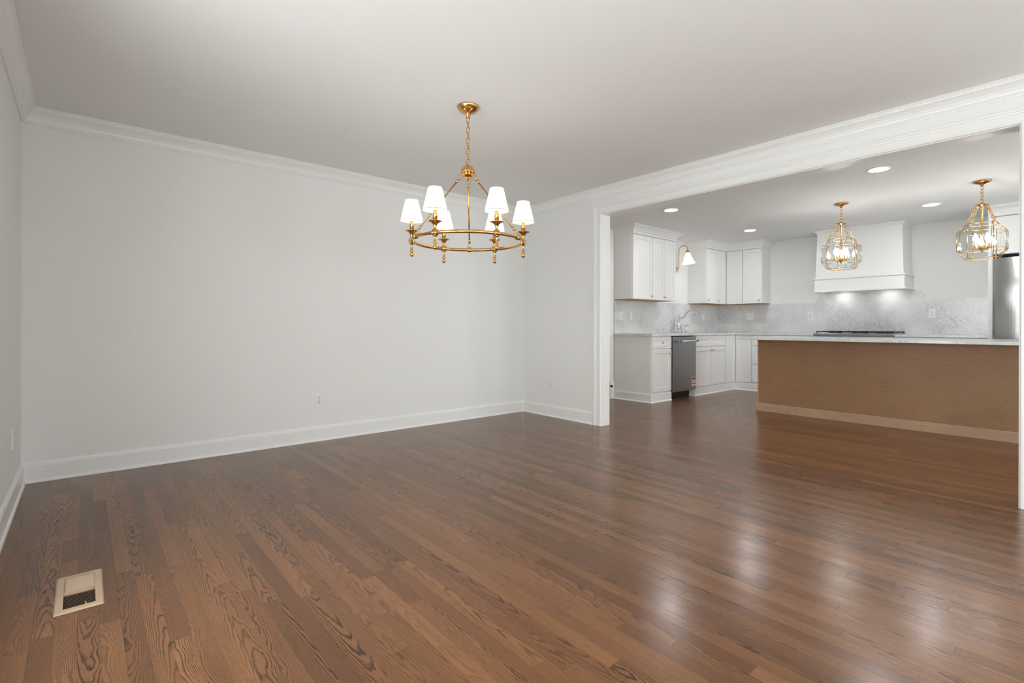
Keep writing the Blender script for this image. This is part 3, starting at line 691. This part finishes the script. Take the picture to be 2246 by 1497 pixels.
# ================================================================== small fittings
def outlet(fr, s, z, t, label, group, wdt=0.072, hgt=0.116, kind='duplex', name='power_outlet', cat='outlet'):
    c = fr.pt(s, t, z); th = thing(name, label, cat, c, group)
    mb = MB(); fr.box(mb, s-wdt/2, s+wdt/2, t+0.0003, t+0.004, z-hgt/2, z+hgt/2)
    fr.box(mb, s-wdt/2+0.003, s+wdt/2-0.003, t+0.0035, t+0.006, z-hgt/2+0.003, z+hgt/2-0.003); pl = mb.build('cover_plate', M['plate'], th)
    gangs = max(1, round(wdt/0.075))
    for g in range(gangs):
        sg = s + (g-(gangs-1)/2)*0.046
        if kind == 'duplex':
            for dz in (0.0205, -0.0205):
                mb = MB().lathe([(0.0172, 0), (0.0172, 0.0022), (0.016, 0.003)], fr.pt(sg, t+0.0056, z+dz), 16, fr.n); rc = mb.build('receptacle', M['plate'], th)
                sl = MB(); fr.box(sl, sg-0.0085, sg-0.0055, t+0.0084, t+0.0092, z+dz+0.001, z+dz+0.010); fr.box(sl, sg+0.0055, sg+0.0085, t+0.0084, t+0.0092, z+dz+0.001, z+dz+0.010)
                sl.lathe([(0.0038, 0), (0.0038, 0.0008)], fr.pt(sg, t+0.0084, z+dz-0.0065), 8, fr.n); sl.build('slot', M['slot'], rc)
        else:
            mb = MB(); fr.box(mb, sg-0.0165, sg+0.0165, t+0.0055, t+0.0085, z-0.033, z+0.033); mb.build('rocker', M['plate'], th)
DB = Fr((0, YB), (1, 0), (0, -1)); DRW = Fr((XR, 0), (0, 1), (-1, 0)); DL = Fr((XL, 0), (0, 1), (1, 0))
outlet(DB, 1.571, 0.363, 0.0002, 'white power outlet low on the long back wall', None)
outlet(DRW, 3.993, 0.365, 0.0002, 'white power outlet low on the wall beside the opening casing', None)
outlet(DL, 3.93, 0.381, 0.0002, 'white power outlet on the left wall at the picture edge', None)
gk = None
outlet(SINK, 5.808, 1.160, 0.0207, 'white double switch plate on the marble, leftmost of the backsplash plates', gk, 0.118, 0.116, 'rocker', 'switch_plate', 'switch')
outlet(SINK, 6.045, 1.162, 0.0207, 'white single switch plate on the marble below the two-door wall cabinet', gk, 0.072, 0.116, 'rocker', 'switch_plate', 'switch')
outlet(SINK, 8.10, 1.170, 0.0207, 'white switch plate on the marble right of the faucet, below the corner cabinets', gk, 0.072, 0.116, 'rocker', 'switch_plate', 'switch')
outlet(RANGE, 3.86, 1.183, 0.0207, 'white double switch plate on the marble right of the kitchen corner', gk, 0.118, 0.116, 'rocker', 'switch_plate', 'switch')
outlet(RANGE, 2.932, 1.181, 0.0207, 'white power outlet on the marble just left of the range hood', gk)
outlet(RANGE, 1.453, 1.190, 0.0207, 'white power outlet on the marble right of the range hood', gk)

# floor register
t = thing('floor_register', 'tan metal floor vent with louvres set in the oak floor', 'vent', (-0.0115, 2.525, 0))
X0, X1, Y0, Y1 = -0.081, 0.058, 2.353, 2.690
f = MB(); zt = 0.0052; zb = 0.0003
ix0, ix1, iy0, iy1 = VX0+0.003, VX1-0.003, VY0+0.004, VY1-0.004
def ring(x0, x1, y0, y1, z): return [(x0, y0, z), (x1, y0, z), (x1, y1, z), (x0, y1, z)]
vs = ring(X0, X1, Y0, Y1, zb) + ring(X0+0.004, X1-0.004, Y0+0.004, Y1-0.004, zt) + ring(ix0, ix1, iy0, iy1, zt) + ring(ix0, ix1, iy0, iy1, -0.0115)
fs = []
for k in range(3):
    for j in range(4): fs.append((k*4+j, k*4+(j+1) % 4, k*4+4+(j+1) % 4, k*4+4+j))
f.add(vs, fs); f.build('frame', M['vent'], t)
ym = 2.527
MB().box(ix0+0.0002, ix1-0.0002, ym-0.006, ym+0.006, -0.008, zt-0.0008).build('centre_bar', M['vent'], t)
MB().box(ix0+0.0004, ix1-0.0004, iy0+0.0004, iy1-0.0004, -0.0118, -0.0105).build('duct_opening', M['duct'], t)
def slat(yc, tilt):
    dy, dz = 0.0052*math.cos(tilt), 0.0052*math.sin(tilt); n = Vector((0, -math.sin(tilt), math.cos(tilt)))*0.00022
    a = Vector((ix0+0.0006, yc-dy, -0.0030-dz)); b = Vector((ix0+0.0006, yc+dy, -0.0030+dz)); w_ = Vector((ix1-ix0-0.0012, 0, 0))
    v = [a-n, a+n, b+n, b-n]; v += [p+w_ for p in v]
    MB().add(v, [(0,1,2,3),(7,6,5,4),(0,4,5,1),(1,5,6,2),(2,6,7,3),(3,7,4,0)]).build('louvre_slat', M['vent'], t)
nn = 12; sp = (ym-0.006-iy0)/nn
for k in range(nn): slat(iy0+sp*(k+0.5), math.radians(-24))
sp = (iy1-ym-0.006)/nn
for k in range(nn): slat(ym+0.006+sp*(k+0.5), math.radians(46))
MB().box(0.004, 0.008, iy0-0.001, iy0+0.016, zt-0.001, zt+0.003).build('lever', M['vent'], t)

# recessed downlights
for (x, y, lb) in ((5.33, 3.33, 'recessed downlight over the near end of the sink counter, leftmost of the four'), (7.32, 3.29, 'recessed downlight near the corner wall cabinets, smallest of the four'),
                   (5.33, 1.27, 'recessed downlight nearest the opening head, largest of the four'), (7.32, 1.25, 'recessed downlight between the two glass lanterns')):
    t = thing('recessed_downlight', lb, 'downlight', (x, y, HC-0.006), 'kitchen ceiling downlights')
    MB().lathe([(0.072, 0.0055), (0.092, 0.0055), (0.092, 0.003), (0.086, 0.0), (0.074, 0.0005), (0.072, 0.003), (0.072, 0.0055)], (x, y, HC-0.006), 32).build('trim_ring', M['plate'], t)
    MB().lathe([(0.0715, 0.0), (0.0715, 0.0025)], (x, y, HC-0.0045), 32).build('lens', M['down'], t)

# swan-neck wall lamp over the sink
SX = 7.27
t = thing('wall_lamp', 'brass swan neck wall lamp with white bell shade over the sink', 'lamp', (SX, YB, 1.93))
MB().lathe([(0.045, 0.0005), (0.045, 0.012), (0.030, 0.020), (0.014, 0.026), (0.0, 0.03)], (SX, YB, 1.935), 20, (0, -1, 0)).build('wall_plate', M['chrome'], t)
pts = [(SX, YB-0.02, 1.935), (SX, YB-0.045, 1.94), (SX, YB-0.06, 1.96)] + [(SX, YB-0.06, 1.96+0.04*k) for k in range(1, 7)]
for k in range(0, 13):
    a = PI - PI*k/12; pts.append((SX, YB-0.06-0.075*(1+math.cos(a)), 2.225+0.075*math.sin(a)))
pts.append((SX, YB-0.21, 2.205))
MB().tube(pts, 0.0075, 10).build('arm', M['brass'], t)
sa = Vector((0.0, 0.10, 1.0)).normalized(); sc_ = Vector((SX, YB-0.21, 2.205))
MB().lathe([(0.012, 0.012), (0.020, 0.006), (0.032, -0.02), (0.032, -0.034), (0.026, -0.034)], sc_, 20, sa).build('fitter', M['brass'], t)
prof = [(0.031, -0.030), (0.036, -0.045), (0.050, -0.085), (0.068, -0.13), (0.084, -0.17), (0.100, -0.198), (0.099, -0.201), (0.081, -0.172), (0.064, -0.13), (0.046, -0.085), (0.031, -0.045)]
shd = MB().lathe(prof, sc_, 28, sa).build('lamp_shade', M['gshade'], t)
e1 = Vector((1, 0, 0)); e2 = sa.cross(e1)
for k in range(12):
    a0 = 2*PI*k/12
    pp = []
    for q in range(7):
        a = a0 + (q/6-0.5)*0.36; hh = -0.148 - 0.016*math.cos((q/6-0.5)*PI); rr = 0.0795 + (-hh-0.15)*0.5 + 0.0015
        pp.append(sc_ + sa*hh + (e1*math.cos(a)+e2*math.sin(a))*rr)
    MB().tube(pp, 0.0018, 5).build('etched_loop', M['hem'], shd)
MB().lathe([(0.0, -0.10), (0.018, -0.095), (0.026, -0.075), (0.02, -0.05), (0.012, -0.035)], sc_, 12, sa).build('bulb', M['sbulb'], t)

# bridge faucet
FXc, FYc = 7.20, YB-0.10
t = thing('bridge_faucet', 'polished chrome bridge faucet with curved spout at the sink', 'faucet', (FXc, FYc, CZ1))
z = CZ1
for dx in (-0.1, 0.1):
    MB().lathe([(0.024, 0.0005), (0.024, 0.006), (0.014, 0.014), (0.012, 0.05), (0.016, 0.065), (0.016, 0.09), (0.011, 0.10), (0.013, 0.115), (0.0, 0.12)], (FXc+dx, FYc, z), 16).build('valve', M['chrome'], t)
    h_ = MB()
    for a in (0, PI/2): h_.tube([(FXc+dx-0.032*math.cos(a), FYc-0.032*math.sin(a), z+0.126), (FXc+dx+0.032*math.cos(a), FYc+0.032*math.sin(a), z+0.126)], 0.0062, 8)
    h_.lathe([(0.011, 0.118), (0.011, 0.134), (0.0, 0.138)], (FXc+dx, FYc, z), 12); h_.build('cross_handle', M['chrome'], t)
MB().tube([(FXc-0.1, FYc, z+0.077), (FXc+0.1, FYc, z+0.077)], 0.010, 12).build('bridge', M['chrome'], t)
MB().lathe([(0.016, 0.06), (0.018, 0.075), (0.014, 0.095), (0.012, 0.20), (0.017, 0.215), (0.017, 0.245), (0.010, 0.255), (0.008, 0.27), (0.012, 0.28), (0.007, 0.295), (0.0, 0.30)], (FXc, FYc, z), 16).build('post', M['chrome'], t)
sp_ = [(0, 0.235), (0.03, 0.232), (0.07, 0.236), (0.105, 0.262), (0.135, 0.305), (0.165, 0.338), (0.20, 0.352), (0.228, 0.340), (0.242, 0.312), (0.246, 0.285)]
MB().tube([(FXc, FYc-a, z+b) for a, b in sp_], [0.014, 0.0125, 0.012, 0.0115, 0.011, 0.011, 0.0115, 0.012, 0.013, 0.015], 12).build('spout', M['chrome'], t)
t = thing('side_spray', 'chrome side spray standing right of the bridge faucet', 'spray', (7.42, FYc, z))
MB().lathe([(0.022, 0.0005), (0.022, 0.006), (0.013, 0.014), (0.012, 0.04), (0.015, 0.055), (0.012, 0.085), (0.011, 0.105)], (7.42, FYc, z), 16).build('holder', M['chrome'], t)
MB().tube([(7.42, FYc+0.01, z+0.112), (7.42, FYc-0.05, z+0.125)], [0.012, 0.014], 12).tube([(7.42, FYc, z+0.09), (7.42, FYc, z+0.12)], 0.012, 12).build('spray_head', M['chrome'], t)

# ------------------------------------------------------------------ glass lanterns over the island
def link_pts(c, ax, side, ln, wd, n=14):
    ax = Vector(ax).normalized(); side = (Vector(side) - ax*Vector(side).dot(ax)).normalized(); P = []
    for k in range(n):
        a = 2*PI*k/n; s_, c_ = math.sin(a), math.cos(a)
        P.append(Vector(c) + ax*(c_*wd/2 + math.copysign((ln-wd)/2, c_) if abs(c_) > 1e-6 else 0.0) + side*(s_*wd/2))
    return P
def chain(mb, p0, p1, ln, wd, r, n=10, ns=5):
    p0, p1 = Vector(p0), Vector(p1); L_ = (p1-p0).length; ax = (p1-p0)/L_; cnt = max(1, round(L_/(ln-2.4*r))); st = L_/cnt
    s1 = ax.orthogonal().normalized(); s2 = ax.cross(s1)
    for k in range(cnt): mb.tube(link_pts(p0+ax*st*(k+0.5), ax, s1 if k % 2 else s2, st+2.4*r, wd, n), r, ns, True)
    return mb
def octagon(a, b, z): return [(-a, -b, z), (-b, -a, z), (b, -a, z), (a, -b, z), (a, b, z), (b, a, z), (-b, a, z), (-a, b, z)]
def lantern(x, y, label):
    t = thing('glass_lantern', label, 'pendant light', (x, y, HC), 'glass lanterns over the island')
    W = lambda p: (p[0]+x, p[1]+y, p[2])
    MB().lathe([(0.070, 0.0), (0.070, -0.006), (0.063, -0.014), (0.028, -0.026), (0.014, -0.036), (0.008, -0.05), (0.0, -0.052)], (x, y, HC-0.0005), 24).build('canopy', M['brass'], t)
    chain(MB(), (x, y, HC-0.046), (x, y, 2.190), 0.042, 0.023, 0.0028).build('chain', M['brass'], t)
    MB().lathe([(0.0, 2.20), (0.007, 2.195), (0.012, 2.185), (0.050, 2.178), (0.052, 2.172), (0.020, 2.166), (0.009, 2.15), (0.008, 1.80), (0.012, 1.795), (0.030, 1.762), (0.012, 1.745), (0.008, 1.728), (0.0, 1.722)], (x, y, 0), 16).build('stem', M['brass'], t)
    R4 = octagon(0.107, 0.084, 1.992); R3 = octagon(0.172, 0.084, 1.913); R2 = octagon(0.172, 0.084, 1.746); R1 = octagon(0.115, 0.084, 1.662)
    for k, (sx, sy) in enumerate(((1, 1), (1, -1), (-1, -1), (-1, 1))):
        p1 = (0.094*sx, 0.094*sy, 1.997)
        chain(MB(), W((0.036*sx, 0.036*sy, 2.174)), W(p1), 0.034, 0.018, 0.0022).build('side_chain', M['brass'], t)
        MB().lathe([(0.0, -0.008), (0.008, -0.004), (0.008, 0.004), (0.0, 0.008)], W(p1), 8).build('chain_bead', M['brass'], t)
    cage = MB(); r = 0.0027
    for R_ in (R4, R3, R2, R1): cage.tube([W(p) for p in R_], r, 6, True)
    for A, B in ((R4, R3), (R3, R2), (R2, R1)):
        for p, q in zip(A, B): cage.tube([W(p), W(q)], r, 6)
    cage.build('cage_frame', M['brass'], t)
    for A, B in ((R4, R3), (R3, R2), (R2, R1)):
        for k in range(8):
            q = [Vector(A[k]), Vector(A[(k+1) % 8]), Vector(B[(k+1) % 8]), Vector(B[k])]
            nrm = (q[1]-q[0]).cross(q[3]-q[0]).normalized()*0.001
            vs = [W(p-nrm) for p in q] + [W(p+nrm) for p in q]
            MB().add(vs, [(3,2,1,0),(4,5,6,7),(0,1,5,4),(1,2,6,5),(2,3,7,6),(3,0,4,7)]).build('pane', M['glass'], t)
    for k in range(4):
        a = PI/4 + k*PI/2; px, py = x+0.06*math.cos(a), y+0.06*math.sin(a)
        MB().tube([(x, y, 1.765), (x+0.035*math.cos(a), y+0.035*math.sin(a), 1.752), (px, py, 1.762)], 0.005, 8).build('arm', M['brass'], t)
        c_ = MB().lathe([(0.018, 1.762), (0.020, 1.766), (0.010, 1.772), (0.010, 1.825), (0.0, 1.826)], (px, py, 0), 12).build('candle_sleeve', M['brass'], t)
        MB().lathe([(0.0, 1.905), (0.004, 1.897), (0.014, 1.868), (0.019, 1.849), (0.012, 1.830), (0.008, 1.8265)], (px, py, 0), 10).build('bulb', M['pbulb'], c_)
lantern(6.496, 1.900, 'brass and glass lantern pendant in front of the range hood')
lantern(6.509, 0.734, 'brass and glass lantern pendant near the fridge, beside the opening casing')

# ------------------------------------------------------------------ ring chandelier
CXY = Vector((1.851, 2.605)); RZ, RR = 1.546, 0.352
t = thing('ring_chandelier', 'brass ring chandelier with six white lamp shades', 'chandelier', (CXY.x, CXY.y, HC))
x, y = CXY
tocam = math.atan2(-y, -x)
def around(deg, r=RR, z=RZ):
    # angle measured from the direction of the viewer, positive to the right in the picture
    a = tocam + math.radians(deg); return Vector((x + r*math.cos(a), y + r*math.sin(a), z))
MB().lathe([(0.070, 0.0), (0.070, -0.004), (0.066, -0.012), (0.052, -0.030), (0.024, -0.040), (0.017, -0.048), (0.012, -0.068), (0.008, -0.072), (0.0, -0.073)], (x, y, HC-0.0005), 32).build('canopy', M['brass'], t)
z0, z1 = HC-0.066, 2.034; n = 9; st = (z0-z1)/n
lk = []
for par in range(2):
    mb = MB(); mb.tube(link_pts((0, 0, 0), (0, 0, 1), (1, 0.6, 0) if par else (-0.6, 1, 0), st+0.0075, 0.020, 14), 0.0026, 6, True); lk.append(mb)
first = {}
for k in range(n):
    c = Vector((0, 0, z0-st*(k+0.5)-HC))
    if k % 2 not in first:
        o = lk[k % 2].build('chain_link', M['brass'], t, (0, 0, 0)); first[k % 2] = o
    else:
        o = first[k % 2].copy(); COL.objects.link(o); o.parent = t
    o.location = c
MB().lathe([(0.0, 2.040), (0.006, 2.036), (0.007, 2.030), (0.012, 2.026), (0.030, 2.018), (0.041, 2.002), (0.0435, 1.992), (0.046, 1.990), (0.046, 1.984), (0.0425, 1.982), (0.039, 1.968), (0.028, 1.956), (0.016, 1.949), (0.016, 1.944), (0.008, 1.94), (0.006, 1.928), (0.0, 1.926)], (x, y, 0), 28).build('hub', M['brass'], t)
# ring tube
MB().tube([around(k*360/72) for k in range(72)], 0.0105, 10, True).build('ring', M['brass'], t)
for dg in (58, 178, 298):
    up = around(dg, 0.040, 1.965); lo = around(dg, 0.060, 1.935); an = around(dg, RR-0.012, RZ+0.038); kn = around(dg)
    rod = MB(); d_ = (an-lo).normalized(); a_, b_ = lo + d_*0.012, an - d_*0.014
    rod.tube([a_, b_], 0.0048, 8); rod.tube([a_-d_*0.004, a_+d_*0.022], 0.0075, 8); rod.tube([b_-d_*0.022, b_+d_*0.004], 0.0075, 8)
    ro = rod.build('rod', M['brass'], t)
    MB().tube(link_pts((up+lo)/2, (lo-up), (0, 0, 1) if dg != 178 else (1, -1, 0), 0.040, 0.026, 14), 0.0021, 6, True).build('hook_ring', M['brass'], ro)
    MB().tube(link_pts((an+kn)/2+Vector((0, 0, 0.006)), (an-kn), (math.sin(tocam), -math.cos(tocam), 0.3), 0.040, 0.026, 14), 0.0021, 6, True).build('hook_ring', M['brass'], ro)
    MB().lathe([(0.0145, -0.012), (0.017, -0.008), (0.0145, -0.004), (0.015, 0.004), (0.017, 0.008), (0.0145, 0.012)], kn, 14, Vector((-math.sin(tocam+math.radians(dg)), math.cos(tocam+math.radians(dg)), 0))).lathe([(0.006, 0.008), (0.009, 0.016), (0.004, 0.024)], kn, 10).build('ring_collar', M['brass'], t)
for dg in (-32, 28, 88, 148, 208, 268):
    p = around(dg, RR, 0.0)
    tan = Vector((-math.sin(tocam+math.radians(dg)), math.cos(tocam+math.radians(dg)), 0))
    hb = MB().lathe([(0.0, 1.447), (0.007, 1.449), (0.0125, 1.457), (0.0125, 1.464), (0.008, 1.473), (0.006, 1.478), (0.0115, 1.481), (0.0115, 1.486), (0.0065, 1.489), (0.0065, 1.520), (0.009, 1.524), (0.013, 1.527), (0.013, 1.531), (0.010, 1.534),
                     (0.016, 1.538), (0.018, 1.546), (0.016, 1.554), (0.011, 1.558), (0.0125, 1.562), (0.0085, 1.566), (0.0085, 1.578), (0.011, 1.586), (0.016, 1.596), (0.026, 1.604), (0.039, 1.608), (0.040, 1.611), (0.030, 1.612), (0.0, 1.6125)], p, 18).build('candle_holder', M['brass'], t)
    MB().lathe([(0.0165, -0.016), (0.019, -0.012), (0.0165, -0.008), (0.0165, 0.008), (0.019, 0.012), (0.0165, 0.016)], Vector((p.x, p.y, RZ)), 14, tan).build('ring_knuckle', M['brass'], hb)
    MB().lathe([(0.0135, 1.6127), (0.0135, 1.688), (0.0, 1.689)], p, 14).build('candle_sleeve', M['brass'], hb)
    MB().lathe([(0.0, 1.765), (0.006, 1.76), (0.016, 1.73), (0.017, 1.715), (0.010, 1.695), (0.009, 1.690)], p, 12).build('bulb', M['bulb'], hb)
    MB().lathe([(0.0695, 1.672), (0.0392, 1.802), (0.0378, 1.802), (0.0681, 1.672), (0.0695, 1.672)], p, 28).build('lamp_shade', M['shade'], hb)
    hemp = [Vector((p.x, p.y, 1.6735)) + Vector((math.cos(2*PI*k/28), math.sin(2*PI*k/28), 0))*0.0697 for k in range(28)]
    MB().tube(hemp, 0.0017, 5, True).build('shade_hem', M['hem'], hb)
